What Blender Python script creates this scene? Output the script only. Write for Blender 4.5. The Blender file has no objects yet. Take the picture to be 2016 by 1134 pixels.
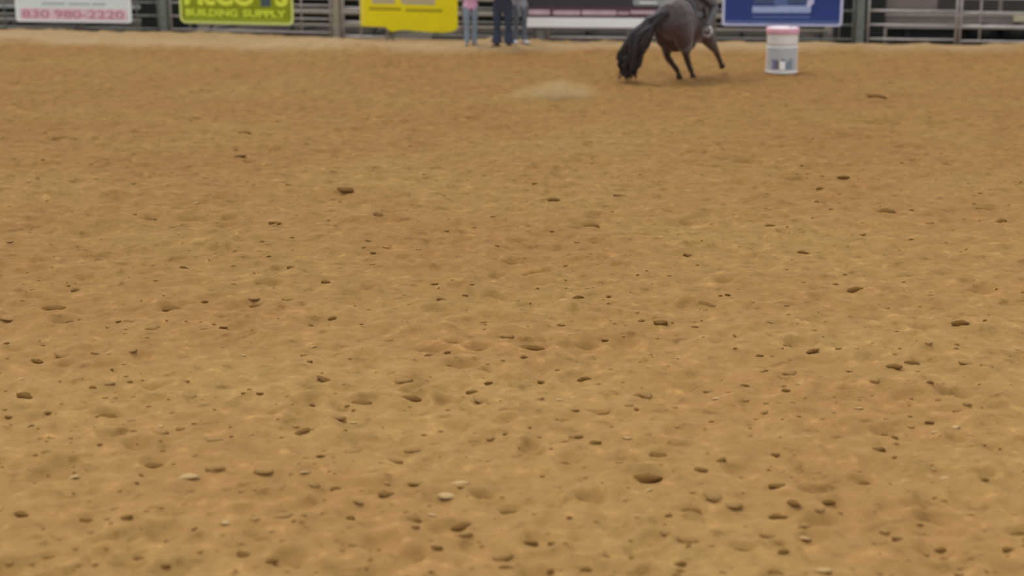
import bpy, bmesh, math, random
import numpy as np
from mathutils import Vector, Matrix

# ------------------------------------------------------------------ camera, light, exposure
scene = bpy.context.scene
COL = scene.collection
F_PX, CAM_H, TILT = 3200.0, 3.5, math.atan((567 + 232) / 3200.0)
cam_data = bpy.data.cameras.new('camera')
cam_data.sensor_width = 36.0
cam_data.lens = F_PX / 2016.0 * 36.0
cam_data.clip_end = 500
cam_data.dof.use_dof = True
cam_data.dof.focus_distance = 14.0
cam_data.dof.aperture_fstop = 1.0
cam = bpy.data.objects.new('camera', cam_data)
COL.objects.link(cam)
cam.location = (0, 0, CAM_H)
cam.rotation_euler = (math.pi / 2 - TILT, 0, 0)
scene.camera = cam

world = bpy.data.worlds.new('overcast_sky')
scene.world = world
world.use_nodes = True
bg = world.node_tree.nodes['Background']
bg.inputs[0].default_value = (0.93, 0.96, 1.0, 1)
bg.inputs[1].default_value = 0.74
sun_data = bpy.data.lights.new('hazy_sun', 'SUN')
sun_data.energy = 1.3
sun_data.angle = math.radians(24)
sun_data.color = (1.0, 0.96, 0.9)
sun = bpy.data.objects.new('hazy_sun', sun_data)
COL.objects.link(sun)
sun.rotation_euler = (math.radians(-22), math.radians(-20), 0)

scene.view_settings.view_transform = 'Standard'
scene.view_settings.look = 'None'
scene.view_settings.exposure = 0.3
scene.view_settings.gamma = 1.0
scene.view_settings.use_curve_mapping = False

rng = np.random.default_rng(7)
random.seed(7)
R = math.radians


# ------------------------------------------------------------------ helpers
def lin(c):
    return tuple(((v / 255) / 12.92 if v / 255 <= 0.04045 else (((v / 255) + 0.055) / 1.055) ** 2.4) for v in c)


def at(u, v, z=0.0):
    """point of the level z that the photograph shows at (u, v)"""
    x = (u - 1008) / F_PX
    y = (567 - v) / F_PX
    d = Vector((x, math.cos(TILT) + y * math.sin(TILT), -math.sin(TILT) + y * math.cos(TILT)))
    t = (z - CAM_H) / d.z
    return Vector((0, 0, CAM_H)) + d * t


def mat(name, col, rough=0.7, var=0.12, scale=6.0, metal=0.0, spec=0.3, bump=0.0, sheen=0.0, detail=4.0):
    m = bpy.data.materials.new(name)
    m.use_nodes = True
    nt = m.node_tree
    b = nt.nodes['Principled BSDF']
    b.inputs['Roughness'].default_value = rough
    b.inputs['Metallic'].default_value = metal
    b.inputs['Specular IOR Level'].default_value = spec
    if sheen:
        b.inputs['Sheen Weight'].default_value = sheen
    tc = nt.nodes.new('ShaderNodeTexCoord')
    nz = nt.nodes.new('ShaderNodeTexNoise')
    nz.inputs['Scale'].default_value = scale
    nz.inputs['Detail'].default_value = detail
    nt.links.new(tc.outputs['Object'], nz.inputs['Vector'])
    rp = nt.nodes.new('ShaderNodeValToRGB')
    c = lin(col)
    rp.color_ramp.elements[0].position = 0.3
    rp.color_ramp.elements[1].position = 0.7
    rp.color_ramp.elements[0].color = tuple(v * (1 - var) for v in c) + (1,)
    rp.color_ramp.elements[1].color = tuple(min(1, v * (1 + var)) for v in c) + (1,)
    nt.links.new(nz.outputs['Fac'], rp.inputs['Fac'])
    nt.links.new(rp.outputs['Color'], b.inputs['Base Color'])
    if bump:
        bp = nt.nodes.new('ShaderNodeBump')
        bp.inputs['Strength'].default_value = bump
        bp.inputs['Distance'].default_value = 0.02
        nt.links.new(nz.outputs['Fac'], bp.inputs['Height'])
        nt.links.new(bp.outputs['Normal'], b.inputs['Normal'])
    return m


def tag(o, label=None, cat=None, group=None, kind=None):
    if label: o['label'] = label
    if cat: o['category'] = cat
    if group: o['group'] = group
    if kind: o['kind'] = kind
    return o


def empty(name, loc, rz=0.0):
    o = bpy.data.objects.new(name, None)
    o.empty_display_size = 0.2
    COL.objects.link(o)
    o.location = loc
    o.rotation_euler = (0, 0, rz)
    return o


def link(name, me, material=None, parent=None, loc=None, rz=None):
    o = bpy.data.objects.new(name, me)
    COL.objects.link(o)
    if material is not None and len(me.materials) == 0:
        me.materials.append(material)
    if parent is not None: o.parent = parent
    if loc is not None: o.location = loc
    if rz is not None: o.rotation_euler = (0, 0, rz)
    return o


def mesh_from(name, verts, faces, smooth=False):
    me = bpy.data.meshes.new(name)
    me.from_pydata([tuple(v) for v in verts], [], faces)
    if smooth:
        me.polygons.foreach_set('use_smooth', [True] * len(me.polygons))
    me.update()
    return me


def bm_mesh(name, bm, smooth=False):
    bmesh.ops.recalc_face_normals(bm, faces=bm.faces)
    me = bpy.data.meshes.new(name)
    bm.to_mesh(me)
    bm.free()
    if smooth:
        me.polygons.foreach_set('use_smooth', [True] * len(me.polygons))
    return me


def box_into(bm, lo, hi, bevel=0.0):
    r = bmesh.ops.create_cube(bm, size=1.0)
    vs = r['verts']
    c = [(a + b) / 2 for a, b in zip(lo, hi)]
    s = [b - a for a, b in zip(lo, hi)]
    for v in vs:
        v.co = Vector((c[0] + v.co.x * s[0], c[1] + v.co.y * s[1], c[2] + v.co.z * s[2]))
    if bevel:
        es = list({e for v in vs for e in v.link_edges})
        bmesh.ops.bevel(bm, geom=es, offset=bevel, segments=2, affect='EDGES', profile=0.6)


def box(name, lo, hi, material, parent=None, bevel=0.0):
    bm = bmesh.new()
    box_into(bm, lo, hi, bevel)
    return link(name, bm_mesh(name, bm), material, parent)


def tube_into(bm, pts, r, n=10, cap=True):
    """round tube through points"""
    pts = [Vector(p) for p in pts]
    rings = []
    for i, p in enumerate(pts):
        t = (pts[min(i + 1, len(pts) - 1)] - pts[max(i - 1, 0)]).normalized()
        ref = Vector((0, 0, 1)) if abs(t.z) < 0.9 else Vector((1, 0, 0))
        a = t.cross(ref).normalized()
        b = t.cross(a).normalized()
        rr = r[i] if isinstance(r, (list, tuple)) else r
        rings.append([bm.verts.new(p + a * math.cos(2 * math.pi * k / n) * rr + b * math.sin(2 * math.pi * k / n) * rr) for k in range(n)])
    for i in range(len(rings) - 1):
        for k in range(n):
            bm.faces.new((rings[i][k], rings[i][(k + 1) % n], rings[i + 1][(k + 1) % n], rings[i + 1][k]))
    if cap:
        bm.faces.new(rings[0])
        bm.faces.new(rings[-1])


def tube(name, pts, r, material, parent=None, n=10):
    bm = bmesh.new()
    tube_into(bm, pts, r, n)
    me = bm_mesh(name, bm, True)
    return link(name, me, material, parent)


def rr_outline(w, h, r, n=6, cx=0.0, cz=0.0):
    pts = []
    for (sx, sz, a0) in ((1, -1, -90), (1, 1, 0), (-1, 1, 90), (-1, -1, 180)):
        for k in range(n + 1):
            a = R(a0 + 90 * k / n)
            pts.append((cx + sx * (w / 2 - r) + r * math.cos(a), cz + sz * (h / 2 - r) + r * math.sin(a)))
    return pts


def slab(name, outline, y0, y1, material, parent):
    """outline in x/z, extruded from y0 (front) to y1 (back)"""
    n = len(outline)
    vs = [(x, y0, z) for x, z in outline] + [(x, y1, z) for x, z in outline]
    fs = [tuple(range(n)), tuple(range(2 * n - 1, n - 1, -1))]
    fs += [(i, i + n, (i + 1) % n + n, (i + 1) % n) for i in range(n)]
    return link(name, mesh_from(name, vs, fs), material, parent)


def ring(name, outer, inner, y0, y1, material, parent):
    n = len(outer)
    vs = [(x, y0, z) for x, z in outer] + [(x, y0, z) for x, z in inner] + [(x, y1, z) for x, z in outer] + [(x, y1, z) for x, z in inner]
    fs = []
    for i in range(n):
        j = (i + 1) % n
        fs += [(i, j, n + j, n + i), (i, 2 * n + i, 2 * n + j, j), (n + i, n + j, 3 * n + j, 3 * n + i), (2 * n + i, 3 * n + i, 3 * n + j, 2 * n + j)]
    return link(name, mesh_from(name, vs, fs), material, parent)


def text(name, body, x0, x1, z0, z1, y, material, parent, weight=0.02, thick=0.003):
    cu = bpy.data.curves.new('t', 'FONT')
    cu.body = body
    cu.offset = weight
    cu.extrude = 0.02
    cu.resolution_u = 4
    o = bpy.data.objects.new('t', cu)
    COL.objects.link(o)
    dg = bpy.context.evaluated_depsgraph_get()
    me = bpy.data.meshes.new_from_object(o.evaluated_get(dg))
    bpy.data.objects.remove(o)
    bpy.data.curves.remove(cu)
    co = np.empty(len(me.vertices) * 3, 'f')
    me.vertices.foreach_get('co', co)
    co = co.reshape(-1, 3)
    lo, hi = co.min(0), co.max(0)
    s = (co - lo) / np.maximum(hi - lo, 1e-6)
    out = np.stack([x0 + s[:, 0] * (x1 - x0), y - s[:, 2] * thick, z0 + s[:, 1] * (z1 - z0)], 1)
    me.vertices.foreach_set('co', out.astype('f').ravel())
    me.materials.clear()
    me.update()
    return link(name, me, material, parent)


# smooth closed bodies: tapered limbs merged into one continuous surface
def loft_into(bm, rings, side, n=14):
    side = Vector(side).normalized()
    P = [Vector(r[0]) for r in rings]
    out = []
    for i, (p, a, b) in enumerate(rings):
        t = (P[min(i + 1, len(P) - 1)] - P[max(i - 1, 0)]).normalized()
        s = (side - t * side.dot(t))
        s = s.normalized() if s.length > 1e-4 else t.orthogonal().normalized()
        w = t.cross(s).normalized()
        out.append([bm.verts.new(P[i] + s * math.cos(2 * math.pi * k / n) * a + w * math.sin(2 * math.pi * k / n) * b) for k in range(n)])
    for i in range(len(out) - 1):
        for k in range(n):
            bm.faces.new((out[i][k], out[i][(k + 1) % n], out[i + 1][(k + 1) % n], out[i + 1][k]))
    bm.faces.new(out[0])
    bm.faces.new(out[-1])


def organic(name, tubes, materials, parent, voxel=0.012, smooth=6):
    """tubes: (rings, side, material index) -> one continuous mesh"""
    bm = bmesh.new()
    for rings, side, mi in tubes:
        loft_into(bm, rings, side)
    me = bm_mesh(name, bm)
    o = bpy.data.objects.new('tmp', me)
    COL.objects.link(o)
    md = o.modifiers.new('r', 'REMESH')
    md.mode = 'VOXEL'
    md.voxel_size = voxel
    ms = o.modifiers.new('s', 'SMOOTH')
    ms.factor = 0.5
    ms.iterations = smooth
    dg = bpy.context.evaluated_depsgraph_get()
    res = bpy.data.meshes.new_from_object(o.evaluated_get(dg))
    res.name = name
    bpy.data.objects.remove(o)
    nf = len(res.polygons)
    cen = np.empty(nf * 3, 'f')
    res.polygons.foreach_get('center', cen)
    cen = cen.reshape(-1, 3)
    best = np.full(nf, 1e9)
    idx = np.zeros(nf, 'i')
    for rings, side, mi in tubes:
        for (p, a, b), (q, c, d) in zip(rings[:-1], rings[1:]):
            p, q = np.array(p), np.array(q)
            e = q - p
            t = np.clip(((cen - p) @ e) / max(e @ e, 1e-9), 0, 1)
            dist = np.linalg.norm(cen - (p + t[:, None] * e), axis=1) - ((a + b) / 2 * (1 - t) + (c + d) / 2 * t)
            w = dist < best
            best[w] = dist[w]
            idx[w] = mi
    res.materials.clear()
    for m in materials: res.materials.append(m)
    res.polygons.foreach_set('material_index', idx)
    res.polygons.foreach_set('use_smooth', [True] * nf)
    res.update()
    return link(name, res, None, parent)


# ------------------------------------------------------------------ materials
M = {}
M['galv'] = mat('galvanized_pipe', (176, 170, 167), 0.5, 0.15, 9, 0.35, 0.4)
M['galv_dark'] = mat('weathered_pipe', (130, 132, 126), 0.6, 0.15, 9, 0.2, 0.3)
M['post'] = mat('grey_green_post', (112, 118, 112), 0.7, 0.12, 7)
M['post_tan'] = mat('weathered_post', (150, 140, 124), 0.8, 0.12, 7)
M['white_sign'] = mat('white_sign_board', (222, 231, 231), 0.5, 0.03, 2)
M['white_edge'] = mat('white_sign_edge', (245, 245, 244), 0.5, 0.02, 2)
M['red_print'] = mat('faded_red_print', (196, 132, 152), 0.5, 0.06, 12)
M['pink_print'] = mat('faded_pink_print', (230, 200, 208), 0.5, 0.05, 5)
M['grey_print'] = mat('grey_print', (150, 158, 160), 0.5, 0.08, 9)
M['lime_board'] = mat('olive_lime_board', (142, 152, 16), 0.45, 0.08, 4)
M['lime_low'] = mat('lime_strip', (160, 172, 50), 0.45, 0.06, 4)
M['lime'] = mat('lime_print', (222, 236, 72), 0.45, 0.06, 6)
M['lime_edge'] = mat('pale_lime_edge', (222, 232, 132), 0.45, 0.04, 6)
M['slate'] = mat('slate_blue_print', (70, 90, 92), 0.5, 0.06, 6)
M['yellow'] = mat('yellow_vinyl', (232, 214, 8), 0.4, 0.04, 3)
M['yellow_edge'] = mat('pale_yellow_vinyl', (234, 218, 60), 0.4, 0.04, 3)
M['olive_print'] = mat('olive_print', (170, 156, 20), 0.45, 0.1, 9)
M['beige_print'] = mat('beige_print', (188, 176, 132), 0.45, 0.06, 9)
M['black_sign'] = mat('charcoal_sign', (62, 62, 66), 0.5, 0.1, 5)
M['maroon'] = mat('maroon_band', (92, 66, 78), 0.5, 0.1, 5)
M['mauve_print'] = mat('mauve_print', (204, 180, 190), 0.5, 0.14, 4)
M['white_band'] = mat('white_band', (248, 249, 250), 0.45, 0.03, 4)
M['blue_sign'] = mat('royal_blue_sign', (44, 66, 134), 0.4, 0.12, 2)
M['lav_edge'] = mat('lavender_white_edge', (206, 206, 238), 0.4, 0.05, 3)
M['sky_print'] = mat('pale_blue_print', (160, 180, 218), 0.4, 0.1, 6)
M['steel_print'] = mat('steel_blue_print', (92, 112, 164), 0.4, 0.1, 6)
M['dusk_print'] = mat('dusky_blue_print', (72, 88, 124), 0.4, 0.15, 6)
M['drum_white'] = mat('white_drum', (228, 226, 222), 0.45, 0.05, 5)
M['drum_cream'] = mat('cream_drum_edge', (222, 204, 178), 0.5, 0.05, 5)
M['drum_red'] = mat('faded_red_lid', (220, 164, 180), 0.5, 0.08, 5)
M['drum_print'] = mat('grey_print_panel', (186, 190, 194), 0.5, 0.06, 14)
M['drum_violet'] = mat('violet_print', (138, 132, 176), 0.5, 0.1, 12)
M['drum_blue'] = mat('blue_grey_print', (132, 148, 162), 0.5, 0.1, 12)
M['drum_dark'] = mat('dark_grey_print', (112, 112, 118), 0.5, 0.1, 12)
M['skin'] = mat('skin', (196, 146, 120), 0.6, 0.05, 8)
M['hair_brown'] = mat('brown_hair', (74, 52, 38), 0.6, 0.25, 60)
M['hair_dark'] = mat('dark_hair', (44, 36, 32), 0.6, 0.25, 60)
M['eye'] = mat('eye', (40, 32, 28), 0.3, 0.02, 4)
M['lips'] = mat('lips', (170, 96, 88), 0.6, 0.05, 8)
M['pink_shirt'] = mat('pink_shirt', (218, 168, 196), 0.85, 0.08, 12)
M['light_jeans'] = mat('light_blue_jeans', (134, 148, 164), 0.85, 0.12, 18)
M['navy_shirt'] = mat('navy_shirt', (58, 58, 74), 0.85, 0.12, 14)
M['dark_jeans'] = mat('dark_blue_jeans', (58, 66, 84), 0.85, 0.14, 18)
M['grey_shirt'] = mat('grey_shirt', (150, 154, 164), 0.85, 0.1, 14)
M['grey_jeans'] = mat('grey_blue_jeans', (104, 112, 122), 0.85, 0.12, 18)
M['rider_jeans'] = mat('grey_riding_jeans', (102, 101, 104), 0.85, 0.12, 18)
M['boot_brown'] = mat('brown_boot', (92, 62, 48), 0.55, 0.15, 12)
M['boot_grey'] = mat('tan_grey_boot', (142, 130, 120), 0.6, 0.12, 12)
M['shoe_white'] = mat('white_shoe', (226, 222, 224), 0.5, 0.04, 9)
M['leather'] = mat('dark_saddle_leather', (74, 62, 58), 0.5, 0.2, 14)
M['blanket'] = mat('grey_saddle_blanket', (104, 106, 110), 0.95, 0.15, 30)
M['pale_metal'] = mat('pale_aluminium', (206, 204, 206), 0.35, 0.05, 8, 0.2, 0.5)
M['hat'] = mat('straw_hat', (206, 190, 150), 0.8, 0.1, 30)
M['tail_hair'] = mat('black_tail_hair', (58, 55, 60), 0.55, 0.35, 26, 0, 0.4, 0.4)
M['hoof'] = mat('hoof_horn', (52, 40, 32), 0.5, 0.15, 20)
M['alum'] = mat('weathered_bench_plank', (132, 132, 128), 0.6, 0.12, 5, 0.15)
M['alum_tan'] = mat('tan_bench_plank', (140, 130, 116), 0.7, 0.12, 5)
M['frame_dark'] = mat('dark_steel_frame', (58, 60, 56), 0.7, 0.15, 6)
M['trailer'] = mat('taupe_trailer_panel', (138, 126, 122), 0.55, 0.1, 2)
M['trailer_dark'] = mat('dark_trailer_vent', (70, 66, 66), 0.7, 0.1, 3)
M['trailer_trim'] = mat('pale_trailer_trim', (176, 168, 164), 0.45, 0.1, 4)
M['rubber'] = mat('black_rubber', (38, 36, 38), 0.8, 0.15, 12)
M['cream'] = mat('cream_paint', (206, 198, 166), 0.5, 0.05, 4)
M['bin_green'] = mat('dark_green_plastic', (38, 44, 42), 0.6, 0.15, 4)
M['yard'] = mat('dark_grey_brown_dirt', (96, 84, 72), 0.95, 0.3, 2.2, 0, 0.1, 0.6)

# horse coat: dark bay with black points on the lower legs
m = bpy.data.materials.new('dark_bay_coat'); m.use_nodes = True
nt = m.node_tree; b = nt.nodes['Principled BSDF']
b.inputs['Roughness'].default_value = 0.5
b.inputs['Specular IOR Level'].default_value = 0.35
b.inputs['Sheen Weight'].default_value = 0.25
tc = nt.nodes.new('ShaderNodeTexCoord'); sp = nt.nodes.new('ShaderNodeSeparateXYZ')
nt.links.new(tc.outputs['Object'], sp.inputs[0])
mr = nt.nodes.new('ShaderNodeMapRange'); mr.inputs[1].default_value = 0.35; mr.inputs[2].default_value = 0.8
nt.links.new(sp.outputs['Z'], mr.inputs[0])
nz = nt.nodes.new('ShaderNodeTexNoise'); nz.inputs['Scale'].default_value = 5
nt.links.new(tc.outputs['Object'], nz.inputs['Vector'])
rp = nt.nodes.new('ShaderNodeValToRGB')
rp.color_ramp.elements[0].color = lin((63, 47, 47)) + (1,); rp.color_ramp.elements[1].color = lin((76, 59, 59)) + (1,)
nt.links.new(nz.outputs['Fac'], rp.inputs['Fac'])
mx = nt.nodes.new('ShaderNodeMix'); mx.data_type = 'RGBA'
mx.inputs['A'].default_value = lin((52, 33, 22)) + (1,)
nt.links.new(mr.outputs[0], mx.inputs['Factor']); nt.links.new(rp.outputs[0], mx.inputs['B'])
nt.links.new(mx.outputs['Result'], b.inputs['Base Color'])
M['coat'] = m


def soil_material():
    m = bpy.data.materials.new('arena_sand'); m.use_nodes = True
    nt = m.node_tree; b = nt.nodes['Principled BSDF']
    b.inputs['Roughness'].default_value = 0.95
    b.inputs['Specular IOR Level'].default_value = 0.1
    N, L = nt.nodes.new, nt.links.new
    tc = N('ShaderNodeTexCoord')

    def noise(scale, detail, rough=0.5):
        n = N('ShaderNodeTexNoise'); n.inputs['Scale'].default_value = scale
        n.inputs['Detail'].default_value = detail; n.inputs['Roughness'].default_value = rough
        L(tc.outputs['Object'], n.inputs['Vector']); return n
    big, mid, fine, fleck = noise(0.35, 3), noise(2.6, 5, 0.6), noise(16, 4, 0.65), noise(6.5, 5, 0.62)
    r1 = N('ShaderNodeValToRGB'); e = r1.color_ramp.elements
    e[0].position, e[1].position = 0.35, 0.68
    e[0].color = lin((160, 121, 73)) + (1,); e[1].color = lin((164, 130, 78)) + (1,)
    L(big.outputs['Fac'], r1.inputs['Fac'])
    r2 = N('ShaderNodeValToRGB'); e = r2.color_ramp.elements
    e[0].position, e[1].position = 0.28, 0.75
    e[0].color = (0.86, 0.845, 0.82, 1); e[1].color = (1.08, 1.08, 1.08, 1)
    L(mid.outputs['Fac'], r2.inputs['Fac'])
    mm = N('ShaderNodeMix'); mm.data_type = 'RGBA'; mm.blend_type = 'MULTIPLY'; mm.inputs['Factor'].default_value = 1
    L(r1.outputs[0], mm.inputs['A']); L(r2.outputs[0], mm.inputs['B'])
    r3 = N('ShaderNodeValToRGB'); e = r3.color_ramp.elements
    e[0].position, e[1].position = 0.3, 0.72
    e[0].color = (0.92, 0.915, 0.90, 1); e[1].color = (1.05, 1.05, 1.05, 1)
    L(fine.outputs['Fac'], r3.inputs['Fac'])
    m3 = N('ShaderNodeMix'); m3.data_type = 'RGBA'; m3.blend_type = 'MULTIPLY'; m3.inputs['Factor'].default_value = 1
    L(mm.outputs['Result'], m3.inputs['A']); L(r3.outputs[0], m3.inputs['B'])
    rf = N('ShaderNodeValToRGB'); e = rf.color_ramp.elements
    e[0].position, e[0].color = 0.30, (0.66, 0.63, 0.57, 1)
    e[1].position, e[1].color = 0.72, (1.36, 1.36, 1.36, 1)
    for pos, c in ((0.42, 0.94), (0.58, 1.02)):
        q = e.new(pos); q.color = (c, c, c, 1)
    L(fleck.outputs['Fac'], rf.inputs['Fac'])
    m5 = N('ShaderNodeMix'); m5.data_type = 'RGBA'; m5.blend_type = 'MULTIPLY'; m5.inputs['Factor'].default_value = 1
    L(m3.outputs['Result'], m5.inputs['A']); L(rf.outputs[0], m5.inputs['B']); m3 = m5
    dp = N('ShaderNodeAttribute'); dp.attribute_name = 'damp'
    m4 = N('ShaderNodeMix'); m4.data_type = 'RGBA'; m4.blend_type = 'MULTIPLY'
    m4.inputs['B'].default_value = (0.80, 0.75, 0.71, 1)
    L(dp.outputs['Fac'], m4.inputs['Factor']); L(m3.outputs['Result'], m4.inputs['A'])
    dry = N('ShaderNodeAttribute'); dry.attribute_name = 'dry'
    md = N('ShaderNodeMix'); md.data_type = 'RGBA'
    md.inputs['B'].default_value = lin((164, 137, 99)) + (1,)
    L(dry.outputs['Fac'], md.inputs['Factor']); L(m4.outputs['Result'], md.inputs['A'])
    L(md.outputs['Result'], b.inputs['Base Color'])
    bp = N('ShaderNodeBump'); bp.inputs['Strength'].default_value = 0.35; bp.inputs['Distance'].default_value = 0.015
    L(fine.outputs['Fac'], bp.inputs['Height']); L(bp.outputs['Normal'], b.inputs['Normal'])
    return m


M['sand'] = soil_material()
M['clod_damp'] = mat('damp_soil_clod', (126, 92, 48), 0.95, 0.2, 14, 0, 0.1, 0.4)  # dark brown soil; the shading of the clods is put into this colour
M['clod_tan'] = mat('dry_soil_clod', (158, 122, 74), 0.95, 0.15, 14, 0, 0.1, 0.4)
M['chip'] = mat('pale_wood_chip', (180, 148, 100), 0.9, 0.1, 14)

# ------------------------------------------------------------------ fence line (world)
KN = [(-420, 57), (0, 62), (325, 67), (665, 75), (1065, 84), (1400, 86), (1692, 88), (2016, 91), (2420, 94)]
KW = [at(u, v) for u, v in KN]


def fence(u):
    """world point and yaw of the fence line where the photograph shows column u at its foot"""
    for (a, b), (p, q) in zip(zip(KN[:-1], KN[1:]), zip(KW[:-1], KW[1:])):
        if a[0] <= u <= b[0]:
            # column u on the straight run p-q
            k = (u - 1008) / F_PX
            lo, hi = 0.0, 1.0
            for _ in range(40):
                t = (lo + hi) / 2
                w = p.lerp(q, t)
                depth = w.y * math.cos(TILT) + CAM_H * math.sin(TILT)
                if w.x / depth < k: lo = t
                else: hi = t
            d = q - p
            return w, math.atan2(d.y, d.x)
    raise ValueError(u)


# ------------------------------------------------------------------ arena ground
EDGE = [at(u, v) for u, v in ((-420, 88), (0, 88), (150, 94), (420, 100), (700, 105), (900, 105), (1050, 106), (1180, 100), (1300, 104), (1560, 107), (1760, 104), (2016, 104), (2420, 103))]
EX = np.array([p.x for p in EDGE]); EY = np.array([p.y for p in EDGE])
FX = np.array([p.x for p in KW]); FY = np.array([p.y for p in KW])


def graded(start, stop, d0, growth, dmax):
    out, x, d = [start], start, d0
    while x < stop:
        x += d; d = min(d * growth, dmax); out.append(x)
    return np.array(out)


ys = np.concatenate([np.arange(1.0, 7.5, 0.12), graded(7.5, 40.5, 0.02, 1.0022, 0.08)])
xh = graded(0.0, 24.0, 0.022, 1.0035, 0.35)
xs = np.concatenate([-xh[:0:-1], xh])
GX, GY = np.meshgrid(xs, ys)


def vnoise(x, y, s, seed):
    g = np.random.default_rng(seed).random((256, 256))
    fx, fy = x / s, y / s
    ix, iy = np.floor(fx).astype(int), np.floor(fy).astype(int)
    tx, ty = fx - ix, fy - iy
    tx, ty = tx * tx * (3 - 2 * tx), ty * ty * (3 - 2 * ty)
    a, b_ = g[iy % 256, ix % 256], g[iy % 256, (ix + 1) % 256]
    c, d = g[(iy + 1) % 256, ix % 256], g[(iy + 1) % 256, (ix + 1) % 256]
    return (a * (1 - tx) + b_ * tx) * (1 - ty) + (c * (1 - tx) + d * tx) * ty - 0.5


H = 0.05 * vnoise(GX, GY, 2.3, 1) + 0.04 * vnoise(GX, GY, 0.55, 2) + 0.045 * vnoise(GX, GY, 0.2, 3) + 0.03 * vnoise(GX, GY, 0.085, 4) + 0.008 * vnoise(GX, GY, 0.045, 5)
rid = np.abs(vnoise(GX, GY, 0.8, 6)); H += 0.03 * np.exp(-(rid / 0.06) ** 2) * (vnoise(GX, GY, 1.9, 7) > 0)


def stamp(x, y, r, depth, ang, rim):
    i0, i1 = np.searchsorted(ys, [y - 2.6 * r, y + 2.6 * r]); j0, j1 = np.searchsorted(xs, [x - 2.6 * r, x + 2.6 * r])
    if i1 <= i0 or j1 <= j0: return
    dx, dy = GX[i0:i1, j0:j1] - x, GY[i0:i1, j0:j1] - y
    ca, sa = math.cos(ang), math.sin(ang)
    q = np.sqrt(((dx * ca + dy * sa) / 1.2) ** 2 + ((-dx * sa + dy * ca) / 0.95) ** 2) / r
    H[i0:i1, j0:j1] += -depth * np.exp(-q ** 4) + rim * np.exp(-((q - 1.45) / 0.4) ** 2)


# dark marks of the photograph: (column, row, width in pixels)
MARKS = [(1683, 574, 26), (1060, 540, 45), (303, 910, 40), (1185, 810, 36), (1530, 958, 30), (1365, 1005, 50), (278, 1092, 35), (810, 780, 50), (1050, 680, 50), (340, 610, 45), (210, 818, 45), (640, 748, 30), (848, 700, 20), (187, 700, 18), (362, 527, 14), (506, 608, 24), (868, 592, 16), (853, 562, 14), (712, 785, 45), (1152, 738, 24), (1298, 893, 40), (1270, 940, 60), (1005, 1000, 35), (962, 750, 16), (1615, 372, 16), (1660, 356, 22), (1745, 420, 45), (1935, 410, 35), (1970, 445, 30), (1165, 440, 35), (1515, 443, 16), (1580, 497, 20), (1395, 600, 40), (745, 425, 24), (290, 428, 35), (1795, 716, 24), (1760, 728, 24), (1465, 766, 16), (1170, 875, 24), (1830, 828, 18), (1762, 860, 16), (1730, 880, 22), (1700, 935, 40), (1632, 988, 24), (1560, 1003, 24), (1530, 1015, 30), (1460, 1082, 40), (1542, 1092, 24), (1766, 1070, 24), (1855, 1077, 24), (2005, 1040, 40), (1530, 1130, 45), (995, 1118, 24), (1090, 1068, 20), (50, 780, 30), (150, 915, 14), (70, 705, 24), (105, 608, 45), (40, 1012, 28), (95, 1090, 35), (480, 1088, 24), (535, 1100, 26), (250, 1028, 22), (170, 1025, 35), (595, 852, 28), (480, 262, 28), (470, 310, 20), (680, 380, 30), (1170, 325, 20), (1220, 387, 24), (1055, 367, 14), (1090, 395, 20), (640, 563, 18), (572, 533, 14), (440, 653, 14), (895, 675, 35), (945, 680, 20), (905, 1035, 40), (1725, 195, 30), (120, 272, 40), (150, 575, 20), (1355, 500, 18), (1140, 590, 20), (1300, 640, 26), (930, 770, 22), (1420, 905, 20), (1380, 930, 24), (1110, 910, 26), (1045, 1068, 26), (690, 1010, 22), (760, 980, 30), (1890, 640, 30), (1600, 690, 22)]
LIGHT = [(785, 450, 12), (385, 400, 14), (990, 542, 12), (1575, 755, 14), (1338, 705, 16), (615, 683, 16), (248, 652, 10), (1410, 788, 20), (1882, 835, 24), (1910, 852, 12), (1840, 847, 18), (1860, 940, 26), (880, 980, 50), (1582, 1050, 30), (1802, 1068, 10), (1620, 1125, 36), (315, 840, 16), (145, 945, 26), (370, 945, 45), (40, 745, 14), (905, 952, 60), (1235, 862, 22), (1275, 965, 20), (696, 828, 16), (445, 1030, 26), (850, 1020, 24), (600, 940, 22), (1690, 800, 20), (480, 700, 12), (1100, 790, 18)]

for k in range(520):
    y = 7.5 + 27 * rng.random() ** 1.3; x = (rng.random() - 0.5) * (0.72 * y + 2)
    stamp(x, y, 0.06 + 0.05 * rng.random(), 0.02 + 0.03 * rng.random(), rng.random() * 3.14, 0.008 + 0.01 * rng.random())
for (u, v, w) in MARKS:
    if w >= 34:
        p = at(u, v); s = F_PX / math.hypot(p.y, CAM_H)
        stamp(p.x, p.y, 0.5 * w / s, 0.028, random.uniform(-0.3, 0.3), 0.012)

ey = np.interp(GX, EX, EY) + 0.5 * vnoise(GX, GY, 1.1, 11) + 0.25 * vnoise(GX, GY, 0.4, 12)
fy = np.interp(GX, FX, FY)
dry = np.clip((GY - ey + 0.3) / 0.8, 0, 1) * (0.9 + 0.35 * vnoise(GX, GY, 0.5, 13))
far_dark = np.clip((GY - 10 + 7 * vnoise(GX, GY, 5.0, 21)) / 14, 0, 1)  # sand gets darker towards the far end, its border broken by noise
tt = np.clip((GY - ey + 0.5) / 1.0, 0, 1); tf = np.clip((fy - 0.15 - GY) / 0.5, 0, 1)
H *= np.clip((fy - GY) / 0.6, 0.15, 1)
H += 0.09 * tt * tt * (3 - 2 * tt) * tf * tf * (3 - 2 * tf) * (1 + 1.2 * vnoise(GX, GY, 1.6, 14))


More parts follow.
